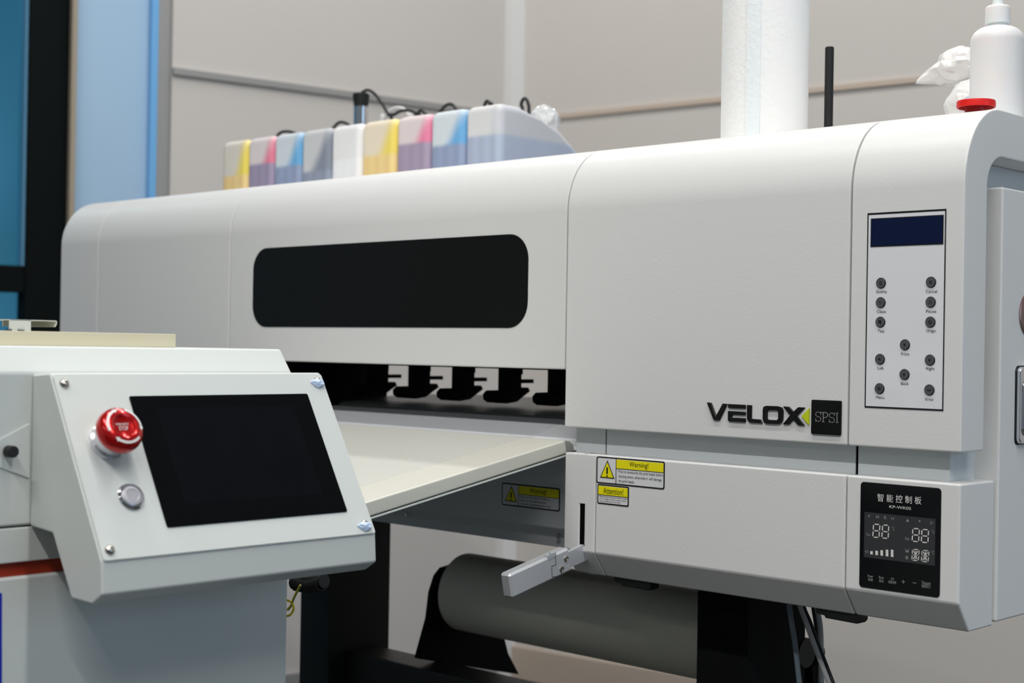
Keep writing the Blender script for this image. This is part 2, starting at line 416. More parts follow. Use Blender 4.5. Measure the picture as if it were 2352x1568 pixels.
# ---- button panel on the end cap
def Z1(a, b_, y=YF):       # close-up of the button panel, 3.016x
    p = at(1940+a/3.0166, 440+b_/3.0154, 'y', y); return (p.x, p.z)
def rectZ(f, a0, b0, a1, b1, y=YF):
    p, q = f(a0, b0, y), f(a1, b1, y); return (min(p[0], q[0]), min(p[1], q[1]), max(p[0], q[0]), max(p[1], q[1]))
kp = B().box(-.8185, -.7278, YF-.0004, YF+.003, -.0575, .1495).build('button_panel', mat('panel border black', (10, 12, 16), .4), PR)
B().box(-.8168, -.7290, YF-.0009, YF, -.0557, .1472).build('panel_face', mat('panel film', (226, 227, 230), .2, coat=.5), kp)
x0, z0 = Z1(186, 182); x1, z1 = Z1(687, 378)
B().box(x0, x1, YF-.0013, YF-.0008, .1132, .1435).build('display_bezel', BLACK, kp)
B().box(x0+.0008, x1-.0008, YF-.0016, YF-.0012, .1144, .1424).build('display', mat('navy display', (6, 20, 56), .12, spec=.4), kp)
BTN = mat('grey button', (78, 80, 84), .4); BTNR = mat('button rim', (30, 31, 33), .4)
btns = dict(Quality=(256, 633), Cancel=(602, 627), Clean=(254, 768), Pause=(600, 765), Test=(252, 903), Origin=(598, 903),
            Front=(422, 1060), Left=(249, 1160), Right=(595, 1166), Back=(419, 1266), Menu=(246, 1363), Enter=(591, 1373))
captions = dict(Quality=(218, 683, 293, 706), Cancel=(562, 681, 641, 700), Clean=(223, 820, 286, 840), Pause=(564, 819, 635, 838), Test=(230, 955, 275, 975),
                Origin=(565, 953, 632, 979), Front=(392, 1113, 449, 1134), Left=(228, 1212, 270, 1232), Right=(564, 1215, 623, 1241), Back=(390, 1318, 444, 1339),
                Menu=(217, 1415, 275, 1435), Enter=(560, 1428, 618, 1447))
for nme, (a, c) in btns.items():
    bx, bz = Z1(a, c)
    o = B().lathe([(.0058, 0), (.0058, .0006), (.0052, .0013), (.0049, .0010)], (bx, YF-.0008, bz), (0, -1, 0), 28).build('button', BTNR, kp)
    # depth is three, so the grey face shares the button's mesh through a second material
    o.data.materials.append(BTN)
    g = bmesh.new(); g.from_mesh(o.data); off = Vector(PR.location)
    r = bmesh.ops.create_circle(g, cap_ends=True, radius=.0049, segments=28)
    M = Matrix.Translation(Vector((bx, YF-.0020, bz))-off) @ Matrix.Rotation(PI/2, 4, 'X')
    for v in r['verts']: v.co = M @ v.co
    g.faces.ensure_lookup_table(); g.faces[-1].material_index = 1
    def ico(pts, g=g, bx=bx, bz=bz, off=off):
        f = g.faces.new([g.verts.new(Vector((bx+p, YF-.0022, bz+q))-off) for p, q in pts]); f.material_index = 2
    o.data.materials.append(INKB)
    s = .001
    if nme == 'Quality':
        ring = [(1.6*math.cos(t), 1.9*math.sin(t)) for t in [2*PI*k/16 for k in range(16)]]
        for k in range(16):
            p, q = ring[k], ring[(k+1) % 16]; ico([(p[0]*s, p[1]*s), (q[0]*s, q[1]*s), (q[0]*s*.6, q[1]*s*.6), (p[0]*s*.6, p[1]*s*.6)])
        ico([(a_*s, b2*s) for a_, b2 in seg((.3, -.7), (1.6, -2.1), .7)])
    if nme == 'Cancel':
        for u in (1, -1): ico([(a_*s, b2*s) for a_, b2 in seg((-1.8*u, -1.8), (1.8*u, 1.8), .7)])
    if nme == 'Clean':
        for (cx, cz, q) in ((-.8, .7, 1.5), (1.2, -.3, .8), (-.2, -1.8, .7)):
            pts = []
            for k in range(8):
                rr = q if k % 2 == 0 else q*.35; pts.append(((cx+rr*math.cos(k*PI/4))*s, (cz+rr*math.sin(k*PI/4))*s))
            ico(pts)
    if nme == 'Pause':
        for u in (-1, 1): ico([((u-.35)*s, -1.9*s), ((u+.35)*s, -1.9*s), ((u+.35)*s, 1.9*s), ((u-.35)*s, 1.9*s)])
    if nme == 'Test':
        ico([((-.3+1.9*math.cos(2*PI*k/16))*s, (.4+1.9*math.sin(2*PI*k/16))*s) for k in range(16)])
        ico([(a_*s, b2*s) for a_, b2 in seg((.8, -.8), (1.9, -2.6), .8)])
    if nme == 'Origin':
        ring = [(2.2*math.cos(t), 2.2*math.sin(t)) for t in [2*PI*k/20 for k in range(20)]]
        for k in range(20):
            p, q = ring[k], ring[(k+1) % 20]; ico([(p[0]*s, p[1]*s), (q[0]*s, q[1]*s), (q[0]*s*.8, q[1]*s*.8), (p[0]*s*.8, p[1]*s*.8)])
        ico([(a_*s, b2*s) for a_, b2 in seg((0, -2.7), (0, 2.7), .45)]); ico([(a_*s, b2*s) for a_, b2 in seg((-2.7, 0), (2.7, 0), .45)])
    if nme in ('Front', 'Back', 'Left', 'Right'):
        an = dict(Front=90, Back=270, Left=180, Right=0)[nme]
        ico([(2.0*s*math.cos(math.radians(an+k*120)), 2.0*s*math.sin(math.radians(an+k*120))) for k in range(3)])
    if nme == 'Menu':
        for zz in (-1.4, 0, 1.4): ico([(a_*s, b2*s) for a_, b2 in seg((-1.9, zz), (1.9, zz), .7)])
    if nme == 'Enter':
        ico([(a_*s, b2*s) for a_, b2 in seg((1.7, 1.8), (1.7, -.7), .7)]); ico([(a_*s, b2*s) for a_, b2 in seg((1.9, -.5), (-1, -.5), .7)])
        ico([(-2.2*s, -.5*s), (-.6*s, .6*s), (-.6*s, -1.6*s)])
    g.to_mesh(o.data); g.free()
    r = rectZ(Z1, *captions[nme], YF-.0012)
    B().add(text_bm(nme, r), Matrix.Translation((0, YF-.0012, 0))).build('button_caption', INKB, kp)

# ---- controller display on the service box
def Z2(a, b_, y=YF):
    p = at(1940+a/4.9, 1080+b_/4.9, 'y', y); return (p.x, p.z)
wk = B().prism(rrect(-.8215, -.7285, -.2485, -.1365, .004), 'y', YF-.0008, YF+.004, .0002).build('climate_controller', GLOSSB, PR)
yT = YF-.0014
tl, tr_, br, bl = Z2(229, 472), Z2(1029, 538), Z2(1020, 1062), Z2(220, 982)
B().box(tl[0], tr_[0], YF-.0011, YF-.0008, (bl[1]+br[1])/2, (tl[1]+tr_[1])/2).build('display', mat('segment display grey', (50, 50, 52), .35), wk)
b = B()
def put(b, s, a0, b0, a1, b1, f=Z2, y=yT):
    p0 = f(a0, (b0+b1)/2, y); p1 = f(a1, (b0+b1)/2, y); mid_a = (a0+a1)/2
    zt_ = f(mid_a, b0, y)[1]; zb_ = f(mid_a, b1, y)[1]
    b.add(text_bm(s, (p0[0], zb_, p1[0], zt_)), Matrix.Translation((0, y, 0)))
for ch, a0, b0, a1, b1 in (('智', 368, 262, 437, 350), ('能', 472, 271, 545, 356), ('控', 575, 277, 652, 364), ('制', 680, 286, 757, 372), ('板', 787, 294, 864, 381)):
    put(b, ch, a0, b0, a1, b1)
put(b, 'KP-WK05', 503, 402, 748, 434)
b.build('title_lettering', PRINTW, wk)
b = B()
put(b, 'F', 268, 500, 290, 530); put(b, 'M', 356, 508, 386, 541); put(b, 'R', 444, 515, 470, 549); put(b, 'H', 527, 526, 553, 558)
b.add(plane_quad([Z2(708, 543, yT), Z2(692, 576, yT), Z2(725, 578, yT)], yT))
b.add(plane_quad([Z2(835, 561, yT), Z2(835, 578, yT), Z2(852, 579, yT), Z2(852, 562, yT)], yT))
def zarc(cx, cy, r, a0, a1, wd, f=Z2, y=yT, n=14):
    for k in range(n):
        t0, t1 = math.radians(a0+(a1-a0)*k/n), math.radians(a0+(a1-a0)*(k+1)/n)
        q = [(cx+rr*math.cos(t), cy+rr*math.sin(t)) for rr, t in ((r-wd/2, t0), (r+wd/2, t0), (r+wd/2, t1), (r-wd/2, t1))]
        b.add(plane_quad([f(*p, y) for p in q], y))
zarc(977, 589, 14, -50, 230, 4)
b.add(plane_quad([Z2(*p, yT) for p in seg((977, 568), (977, 588), 4)], yT))
for (a0, b0) in ((529, 635), (977, 670), (975, 902)):
    put(b, 'C', a0+12, b0+6, a0+34, b0+40); zarc(a0+4, b0+2, 4.5, 0, 360, 2.5, n=8)
put(b, 'Cur', 242, 702, 290, 734); put(b, 'Set', 680, 750, 731, 784)
# fan, bucket and sun icons
for k in range(4):
    t = PI/2*k+.4; b.add(plane_quad([Z2(250+r_*math.cos(t+d_), 914+r_*math.sin(t+d_), yT) for r_, d_ in ((3, 0), (20, -.35), (20, .35))], yT))
for sgm in (((684, 877), (690, 918)), ((720, 880), (717, 920)), ((690, 918), (718, 920))):
    b.add(plane_quad([Z2(*p, yT) for p in seg(*sgm, 5)], yT))
b.add(plane_quad([Z2(*p, yT) for p in ((694, 900), (714, 902), (714, 918), (694, 916))], yT))
for k in range(8):
    t = PI/4*k; b.add(plane_quad([Z2(*p, yT) for p in seg((700, 981), (700+23*math.cos(t), 981+25*math.sin(t)), 4)], yT))
b.build('display_symbols', PRINTG, wk)
b = B()
def digit(a0, b0, a1, b1, a2, b2, a3, b3, star=False):
    """segments of one digit: corners tl, tr, br, bl in close-up pixels"""
    global b
    def Q(u, v):
        A = ((1-u)*a0+u*a1, (1-u)*b0+u*b1); C = ((1-u)*a3+u*a2, (1-u)*b3+u*b2)
        return ((1-v)*A[0]+v*C[0], (1-v)*A[1]+v*C[1])
    L = [((.18, .04), (.82, .04)), ((.18, .5), (.82, .5)), ((.18, .96), (.82, .96)), ((.06, .09), (.06, .45)), ((.94, .09), (.94, .45)), ((.06, .55), (.06, .91)), ((.94, .55), (.94, .91))]
    wd = 12
    if star:
        L += [((.5, .12), (.5, .44)), ((.5, .56), (.5, .88)), ((.22, .14), (.42, .42)), ((.78, .14), (.58, .42)), ((.42, .58), (.22, .86)), ((.58, .58), (.78, .86))]; wd = 9
    for p, q in L:
        p, q = Vector(Q(*p)), Vector(Q(*q)); d = (q-p).normalized(); n = Vector((-d.y, d.x))*wd/2; e = d*wd*.35
        o = [p, p+e+n, q-e+n, q, q-e-n, p+e-n]
        b.add(plane_quad([Z2(*v, yT) for v in o], yT))
    b.build('display_digit', PRINTW, wk); b = B()
digit(322, 597, 404, 603, 390, 762, 311, 755); digit(424, 606, 502, 612, 494, 772, 413, 765)
digit(764, 645, 848, 652, 836, 810, 754, 800); digit(867, 656, 950, 663, 942, 820, 857, 812)
digit(760, 880, 846, 888, 834, 1022, 750, 1014, True); digit(867, 892, 956, 900, 945, 1036, 858, 1028, True)
for a0, h in ((288, 38), (346, 50), (403, 63), (463, 76), (520, 82)):
    bt = 943+(a0-288)*.12
    b.add(plane_quad([Z2(*p, yT) for p in ((a0, bt-h+2), (a0+29, bt-h+5), (a0+29, bt+4), (a0, bt))], yT))
b.build('fan_speed_bars', PRINTW, wk)
b = B()
put(b, 'Power', 260, 1172, 320, 1205); put(b, '电源', 265, 1212, 318, 1245); put(b, 'Reset', 385, 1190, 440, 1218); put(b, '复位', 388, 1226, 440, 1260)
put(b, 'CH', 520, 1206, 553, 1232); put(b, '通道选择', 492, 1240, 582, 1274); put(b, 'Vacuum', 865, 1246, 968, 1285); put(b, '吸纸风力', 868, 1286, 965, 1324)
for sg, wd in ((((641, 1250), (681, 1254)), 6), (((661, 1232), (661, 1272)), 6), (((767, 1263), (805, 1268)), 6)):
    b.add(plane_quad([Z2(*p, yT) for p in seg(*sg, wd)], yT))
b.build('key_legends', PRINTG, wk)
b = B(); zarc(655, 1160, 30, -70, 160, 3); b.build('touch_key_mark', mat('faint mark', (30, 32, 32), .4), wk)

# ---- badges
def Z3(a, b_, y=YF):
    p = at(1560+a/5.88, 880+b_/5.88, 'y', y); return (p.x, p.z)
lg = B()
def poly(b, pts, th=.0022): b.prism([Z3(*p) for p in pts], 'y', YF-th, YF+.001, .00035, 1)
poly(lg, [(385, 256), (441, 262), (508, 440), (598, 272), (660, 278), (552, 502), (476, 496)])
poly(lg, [(671, 278), (906, 290), (906, 342), (671, 330)])
poly(lg, [(670, 372), (906, 386), (906, 430), (722, 420), (722, 460), (906, 472), (904, 526), (686, 514), (668, 500)])
poly(lg, [(928, 290), (988, 295), (984, 470), (1000, 480), (1108, 487), (1132, 540), (968, 530), (940, 510), (926, 470)])
oo = [Z3(*p) for p in [(1190, 303), (1340, 308), (1395, 325), (1414, 370), (1410, 490), (1390, 535), (1340, 550), (1190, 543), (1155, 525), (1141, 480), (1142, 350), (1155, 315)]]
oi = [Z3(*p) for p in [(1220, 360), (1325, 364), (1345, 370), (1351, 385), (1350, 475), (1340, 492), (1320, 497), (1225, 492), (1205, 486), (1198, 470), (1200, 380), (1206, 364)]]
lg.frame(oo, oi, 'y', YF-.0022, YF+.001)
poly(lg, [(1413, 310), (1495, 316), (1552, 384), (1618, 322), (1708, 326), (1600, 440), (1702, 570), (1618, 566), (1550, 490), (1494, 556), (1410, 552), (1508, 432)])
logo = lg.build('logo_lettering', mat('domed black', (5, 6, 7), .22, spec=.35), PR)
b = B(); poly(b, [(1662, 446), (1766, 334), (1760, 564)], .002); b.build('logo_arrow', LIME, logo)
bd = B().prism(rrect(Z3(1796, 450)[0], Z3(2196, 450)[0], Z3(2000, 692)[1], Z3(2000, 228)[1], .0014), 'y', YF-.0022, YF+.001, .0004).build('square_badge', GLOSSB, PR)
b = B(); yb = YF-.0025
def stroke(pts, wd=9):
    for p, q in zip(pts, pts[1:]):
        d = (Vector(q)-Vector(p)).normalized()*wd*.3
        b.add(plane_quad([Z3(*v, yb) for v in seg(Vector(p)-d, Vector(q)+d, wd)], yb))
def Sshape(cx, cy, w_, h_):
    pts = []
    for k in range(0, 13): t = math.radians(-20-k*250/12); pts.append((cx+w_*.5*math.cos(t), cy-h_*.25+h_*.25*math.sin(t)))
    for k in range(0, 13): t = math.radians(-90+k*250/12); pts.append((cx+w_*.5*math.cos(t), cy+h_*.25+h_*.25*math.sin(t)))
    stroke(pts); stroke([(cx+w_*.5, cy-h_*.5), (cx+w_*.5, cy-h_*.2)], 6); stroke([(cx-w_*.5, cy+h_*.2), (cx-w_*.5, cy+h_*.5)], 6)
Sshape(1878, 450, 70, 128)
stroke([(1945, 395), (1945, 520)]); stroke([(1926, 520), (1962, 522)], 6); stroke([(1926, 393), (1978, 395), (2000, 405), (2008, 428), (1998, 452), (1978, 462), (1945, 462)])
Sshape(2062, 464, 70, 128)
stroke([(2132, 402), (2132, 530)]); stroke([(2114, 401), (2150, 402)], 6); stroke([(2114, 529), (2150, 530)], 6)
b.build('badge_lettering', mat('silver lettering', (190, 190, 186), .3, metal=.6), bd)

# ---- warning labels
def label(f, y, corners, band, tri, lines, head, name, x_split=None, r=.003):
    """corners=(a0,b0,a1,b1) outer, in close-up pixels of f; every piece a thin layer"""
    x0 = f(corners[0], (corners[1]+corners[3])/2, y)[0]; x1 = f(corners[2], (corners[1]+corners[3])/2, y)[0]
    zt_ = f(corners[0], corners[1], y)[1]; zb_ = f(corners[0], corners[4], y)[1]
    root = B().prism(rrect(x0, x1, zb_, zt_, r), 'y', y-.0003, y+.0005).build(name, INKB, PR)
    e = .0018
    B().prism(rrect(x0+e, x1-e, zb_+e, zt_-e, r*.6), 'y', y-.0005, y-.0002).build('label_face', LABELW, root)
    H = zt_-zb_; zs = zt_-e-band*H
    xs = x0+e if x_split is None else f(x_split, (corners[1]+corners[3])/2, y)[0]
    B().box(xs, x1-e, y-.0007, y-.0004, zs, zt_-e-.0003).build('yellow_band', YEL, root)
    b = B()
    b.box(xs, x1-e, y-.0008, y-.0004, zs-.0007, zs)
    if x_split is not None: b.box(xs-.0005, xs+.0004, y-.0008, y-.0004, zb_+e, zt_-e)
    W = x1-xs
    hx0, hx1 = xs+head[1]*W, xs+head[2]*W
    b.add(text_bm(head[0], (hx0, zs+band*H*.14, hx1, zt_-e-band*H*.16)), Matrix.Translation((0, y-.0009, 0)))
    b.build('label_border_and_heading', INKB, root)
    n = len(lines); b = B(); avail = zs-.001-(zb_+e+.0006); lh = avail/n
    for k, (t, u0, u1) in enumerate(lines):
        z1_ = zs-.001-lh*k-lh*.12; z0_ = z1_-lh*.80
        if not any(c in t for c in 'gpqyj,'): z0_ += lh*.14
        b.add(text_bm(t, (xs+u0*W, z0_, xs+u1*W, z1_)), Matrix.Translation((0, y-.0007, 0)))
    b.build('label_text', INKB, root)
    if tri:
        (ta, tb), (la, lb), (ra, rb) = tri
        A_, L_, R_ = (f(ta, tb, y), f(la, lb, y), f(ra, rb, y)); L_ = (L_[0], (L_[1]+R_[1])/2); R_ = (R_[0], L_[1])
        B().prism([A_, L_, R_], 'y', y-.0007, y-.0004).build('triangle_border', INKB, root)
        c = Vector(((A_[0]+L_[0]+R_[0])/3, (A_[1]+L_[1]+R_[1])/3))
        sh = [tuple(c+(Vector(p)-c)*.82) for p in (A_, L_, R_)]
        B().prism(sh, 'y', y-.0009, y-.0006).build('warning_triangle', YEL, root)
        hh = A_[1]-L_[1]
        b = B(); ww = hh*.055
        b.prism(rrect(c.x-ww, c.x+ww, c.y-hh*.10, c.y+hh*.28, ww*.9), 'y', y-.0011, y-.0008)
        b.prism([(c.x+hh*.055*math.cos(2*PI*k/14), c.y-hh*.21+hh*.055*math.sin(2*PI*k/14)) for k in range(14)], 'y', y-.0011, y-.0008)
        b.build('exclamation_mark', INKB, root)
    return root
def Z4(a, b_, y=YF):
    p = at(1130+a/4.237, 1030+b_/4.237, 'y', y); return (p.x, p.z)
label(Z4, YF, (1022, 72, 1686, 0, 335), .33, ((1127, 112), (1054, 284), (1196, 292)),
      [('Must to moisturize the print heads before', .05, .97), ('shutting down, otherwise it  will damage', .05, .945), ('the print heads.', .05, .39)],
      ('Warning!', .28, .67), 'warning_label', 1214)
label(Z4, YF, (1032, 342, 1338, 0, 535), .44, None,
      [('Please ensure that once a week to clean', .045, .95), ('the car platform bottom plate residual', .045, .915), ('ink,avoid affect the print effect.', .045, .745)],
      ('Attention!', .17, .83), 'attention_label', None, .002)
label(Z4, 1.45, (103, 328, 668, 0, 548), .37, ((194, 362), (128, 510), (247, 520)),
      [("Be sure that there's nothing", .05, .74), ('litter on the printing area,', .05, .68), ('to avoid scratching print head', .05, .78)],
      ('Warning!', .28, .68), 'warning_label', 266)

# ink shelf behind the printer
YJ = 1.76
B().box(-2.62, -1.60, 1.745, 2.02, .125, .1435, .002).box(-2.50, -2.46, 1.70, 1.80, .06, .13).box(-1.76, -1.72, 1.70, 1.80, .06, .13).build('ink_shelf', WHITE, PR)

# ================================================================== POWDER SHAKER / DRYER
MC = thing('powder_shaker', 'white powder shaker machine at left with tilted touch screen and red stop button', 'machine', (-1.5, .4, FL))
XB = -1.206; YE = .936; Y0 = -.35
B().prism([(XB, -.163), (XB, -.029), (-1.2245, -.0055), (-1.74, -.0055), (-1.80, -.03), (-1.80, -.163)], 'y', Y0, YE, .0025, 3).build('hood', WHITE2, MC)
B().prism([(XB, -.195), (XB, -.1645), (-1.80, -.1645), (-1.80, -.195)], 'y', Y0, YE-.002, .0015).build('oven_body', WHITE2, MC)
B().box(-1.79, XB-.006, Y0, YE-.01, -.208, -.19).build('side_stripe', mat('burnt red stripe', (158, 46, 18), .5), MC)
B().box(-1.80, XB, Y0, YE, FL+.06, -.2075, .003).build('cabinet', WHITE2, MC)
B().box(-1.77, -1.24, Y0+.04, YE-.05, FL, FL+.07).build('plinth', RUBBER, MC)
B().box(-1.60, -1.25, Y0, .826, -.0055, .0078, .0006).build('lid_board', CREAM2, MC)
# little sheet-metal catch on the lid
def ux(px, py, X=-1.29): p = at(px, py, 'x', X); return (p.y, p.z)
c0 = ux(22, 733); c1 = ux(71, 762)
ct = B().prism([(c0[0], .0078), (c0[0], c0[1]-.0008), (c0[0]+.0008, c0[1]), (c1[0], c0[1]), (c1[0], .0078)], 'x', -1.2915, -1.29, .0003).box(-1.34, -1.29, c0[0], c1[0]+.0, c0[1]-.0008, c0[1]).build('lid_catch', WHITE2, MC)
e1 = ux(107, 736, -1.31)
b = B(); b.prism([(c1[0]-.003, c0[1]), (e1[0]-.001, c0[1]), (e1[0], c0[1]-.0012), (e1[0]-.0004, c0[1]-.004), (e1[0]-.0018, c0[1]-.0062), (c1[0]-.003, c0[1]-.0062)], 'x', -1.34, -1.3385)
b.prism([(c1[0]-.003, c0[1]), (e1[0]-.001, c0[1]), (e1[0], c0[1]-.0012), (e1[0]-.0004, c0[1]-.004), (e1[0]-.0018, c0[1]-.0062), (e1[0]-.0024, c0[1]-.0060), (e1[0]-.0011, c0[1]-.0035), (e1[0]-.0009, c0[1]-.0014), (e1[0]-.0015, c0[1]-.0008), (c1[0]-.003, c0[1]-.0008)], 'x', -1.34, -1.29)
b.build('catch_tab', WHITE2, ct)
B().prism([ux(12, 756), ux(26, 756), ux(24, 760), ux(13, 760)], 'x', -1.2898, -1.288).prism([ux(40, 757), ux(55, 758), ux(53, 761), ux(42, 761)], 'x', -1.2898, -1.288).build('catch_slots', GAP, ct)
# folded side bracket with a socket screw, left of the control box
def us(px, py, X=XB): p = at(px, py, 'x', X); return (p.y, p.z)
B().prism([us(-60, 1040), us(66, 972), us(66, 1098), us(-60, 1052)], 'x', XB, XB+.0015, .0005).build('side_bracket', WHITE2, MC)
p = at(20, 1036, 'x', XB+.004)
B().cyl((XB, p.y, p.z), (1, 0, 0), .0028, .004, n=20).cyl((XB+.003, p.y, p.z), (1, 0, 0), .0052, .010, n=24, bev=.0008).build('socket_screw', RUBBER, MC)
# blue label at the frame edge
B().prism([us(-120, 1352, -1.205), us(5, 1362, -1.205), us(5, 1570, -1.205), us(-120, 1600, -1.205)], 'x', XB, XB+.0006).build('blue_label', mat('blue label', (20, 40, 170), .35), MC)
# control box
YC0, YC1 = .650, .9485
prof = [(-1.206, -.0305), (-1.176, -.0285), (-1.0865, -.1822), (-1.0845, -.2095), (-1.100, -.2190), (-1.134, -.2185), (-1.167, -.1665), (-1.206, -.1640)]
box = B().prism(prof, 'y', YC0, YC1, .0022, 3, 15).build('control_box', WHITE2, MC)
p0 = Vector((-1.176, YC0, -.0285)); tdir = Vector((.0895, 0, -.1537)).normalized(); ndir = Vector((-tdir.z, 0, tdir.x)).normalized()
if ndir.x < 0: ndir = -ndir
def pl(y, t, h=0): return p0+Vector((0, y, 0))+tdir*t+ndir*h
def plate(b, u0, u1, t0, t1, h0, h1, r=.003, bev=.0006):
    bm = bmesh.new(); vs = [bm.verts.new(pl(a, c, h0)) for a, c in rrect(u0, u1, t0, t1, r, 4)]
    f = bm.faces.new(vs); e = bmesh.ops.extrude_face_region(bm, geom=[f])
    bmesh.ops.translate(bm, verts=[g for g in e['geom'] if isinstance(g, bmesh.types.BMVert)], vec=ndir*(h1-h0))
    bmesh.ops.recalc_face_normals(bm, faces=bm.faces[:])
    if bev: bmesh.ops.bevel(bm, geom=[e for e in bm.edges if e.calc_face_angle() > 1.2], offset=bev, segments=2, affect='EDGES')
    return b.add(bm)
pn = plate(B(), .0012, .2975, .002, .1782, 0, .0018).build('front_plate', WHITE2, box)
plate(B(), .0692, .2706, .0252, .1537, .0017, .0032, .0018, .0004).build('touch_screen', mat('screen glass', (7, 8, 10), .14, spec=.28), box)
plate(B(), .0935, .2475, .0385, .134, .0031, .00335, .001, 0).build('screen_area', mat('screen area', (9, 11, 15), .16, spec=.28, vary=.4, vscale=25), box)
for (u, t) in ((.0096, .0117), (.2891, .0112), (.2865, .1680), (.0091, .1689)):
    s_ = B().lathe([(.0046, 0), (.0045, .0010), (.0038, .0024), (.0024, .0034), (.0013, .0036), (.0012, .0022), (0, .0022)], pl(u, t, .0017), ndir, 24).build('screw', STEEL, box)
    if u > .2:
        bm = bmesh.new(); bmesh.ops.create_icosphere(bm, subdivisions=3, radius=1)
        for v in bm.verts:
            n_ = noise.noise(v.co*2.3+Vector((u*40, 0, 0)))*.35; v.co *= (1+n_)
            q = pl(u-.0005, t+.0022, .002); v.co = q+Vector((0, 1, 0))*v.co.x*.0082+tdir*v.co.y*.0046+ndir*max(v.co.z, -.2)*.0042
        B().add(bm).build('blue_putty', mat('pale blue putty', (196, 214, 240), .5, bump=.5, bscale=900), box)
# emergency stop
es = pl(.0350, .0700)
STP = B().lathe([(.0172, 0), (.0172, .004), (.0150, .006), (.0138, .016), (.0150, .018), (.0150, .021)], es+ndir*.0018, ndir, 40).build('stop_button', mat('bright collar', (215, 215, 220), .25, metal=.8), MC)
B().lathe([(.0185, .018), (.0204, .0205), (.0208, .0245), (.0200, .0290), (.0175, .0325), (.0145, .0338), (.0118, .0342), (.0104, .0335), (.0098, .0318), (.006, .0308), (0, .0305)], es, ndir, 48).build('mushroom_head', RED, STP)
b = B(); uax = Vector((0, 1, 0))
def ep(r, a, h): return es+uax*r*math.cos(a)+tdir*r*math.sin(a)+ndir*h
for k in range(3):
    a0 = math.radians(120*k-75); n_ = 9; sp = math.radians(80)
    for i in range(n_):
        t0, t1 = a0+sp*i/n_, a0+sp*(i+1)/n_
        bm = bmesh.new(); bm.faces.new([bm.verts.new(v) for v in (ep(.0146, t0, .0341), ep(.0168, t0, .0334), ep(.0168, t1, .0334), ep(.0146, t1, .0341))]); b.add(bm)
    t1 = a0+sp
    bm = bmesh.new(); bm.faces.new([bm.verts.new(v) for v in (ep(.0136, t1, .0343), ep(.0178, t1, .0330), ep(.0157, t1+.24, .0341))]); b.add(bm)
b.build('turn_arrows', PRINTW, STP)
def bez_text(s, u0, u1, t0, t1, h, m, par, nm):
    bm = text_bm(s, (0, 0, 1, 1))
    for v in bm.verts:
        a_, c_ = v.co.x, v.co.z; v.co = es+uax*(u0+(u1-u0)*a_)+tdir*(t1+(t0-t1)*c_)+ndir*h
    B().add(bm).build(nm, m, par)
bez_text('EMERGENCY', -.0062, .0062, -.0038, -.0018, .0313, PRINTW, STP, 'stop_lettering')
bez_text('STOP', -.0045, .0045, -.0008, .0030, .0313, PRINTW, STP, 'stop_lettering')
# push button
pb = pl(.0428, .1224)
PBN = B().lathe([(.0125, 0), (.0125, .0014), (.0112, .0030), (.0100, .0032), (.0096, .0022), (.0088, .0020)], pb+ndir*.0018, ndir, 40).build('push_button', CHROME, MC)
B().lathe([(.0088, .001), (.0086, .0033), (.0062, .0036), (.0060, .0030), (0, .0030)], pb+ndir*.0018, ndir, 40).build('button_cap', mat('spun steel', (222, 220, 226), .35, metal=.7), PBN)
# sloping feed table
FD = thing  # (keeps the builder names short)
s0 = Vector((1.408, -.1165)); s1 = Vector((.945, -.1966)); dd = (s0-s1).normalized(); nn = Vector((-dd.y, dd.x))
if nn.y < 0: nn = -nn
th = .0172
fp = [tuple(s0), tuple(s1), tuple(s1-nn*th), tuple(s0-nn*th)]
ft = B().prism(fp, 'x', -1.86, -1.2505, .0022, 3).build('feed_table', CREAM, MC)
B().prism([tuple(s0-nn*.0005), tuple(s0+dd*.008-nn*.003), tuple(s0+dd*.015-nn*.009), tuple(s0+dd*.016-nn*th), tuple(s0-nn*th)], 'x', -1.86, -1.2515, .0008).build('rear_lip', mat('lip shade grey', (170, 170, 164), .5), ft)  # darker grey carries the shade of the turned-down end
B().prism([tuple(s0-nn*(th+.0015)), tuple(s1-nn*(th+.0015)), tuple(s1-nn*(th+.0032)), tuple(s0-nn*(th+.0032))], 'x', -1.85, -1.2495, .0003).build('under_tray', WHITE2, ft)
# support under the table
B().box(-1.84, -1.30, .90, .96, -.23, -.212).build('table_bracket', WHITE2, ft)

# film web running from the platen over the apron to the table
fm = bpy.data.materials.new('clear film'); fm.use_nodes = True; nt = fm.node_tree; pb_ = nt.nodes['Principled BSDF']
pb_.inputs['Base Color'].default_value = S((236, 238, 240)); pb_.inputs['Roughness'].default_value = .28; pb_.inputs['Alpha'].default_value = .14
sp_ = [(1.60, -.0868), (1.52, -.0872), (1.495, -.0898), (1.485, -.0972), (1.455, -.1058), (1.43, -.1130), (1.4265, -.1145)]
fd = lambda t, h: tuple(Vector(s0)-dd*t+nn*h)
sp_ += [fd(.002, .0009), fd(.06, .0006), fd(.15, .0006), fd(.44, .0006)]
b = B(); bm = bmesh.new(); rows = [[bm.verts.new((x_, y_, z_)) for (y_, z_) in sp_] for x_ in (-1.80, -1.32)]
for k in range(len(sp_)-1): bm.faces.new((rows[0][k], rows[0][k+1], rows[1][k+1], rows[1][k]))
r = bmesh.ops.extrude_face_region(bm, geom=bm.faces[:]); bmesh.ops.translate(bm, verts=[g for g in r['geom'] if isinstance(g, bmesh.types.BMVert)], vec=(0, 0, .00015))
bmesh.ops.recalc_face_normals(bm, faces=bm.faces[:])
fo = b.add(bm).build('transfer_film', fm, None, 60)
origin_to(fo, (-1.56, 1.40, -.117)); tag(fo, 'clear transfer film lying over the printer apron and the sloping cream table', 'film')

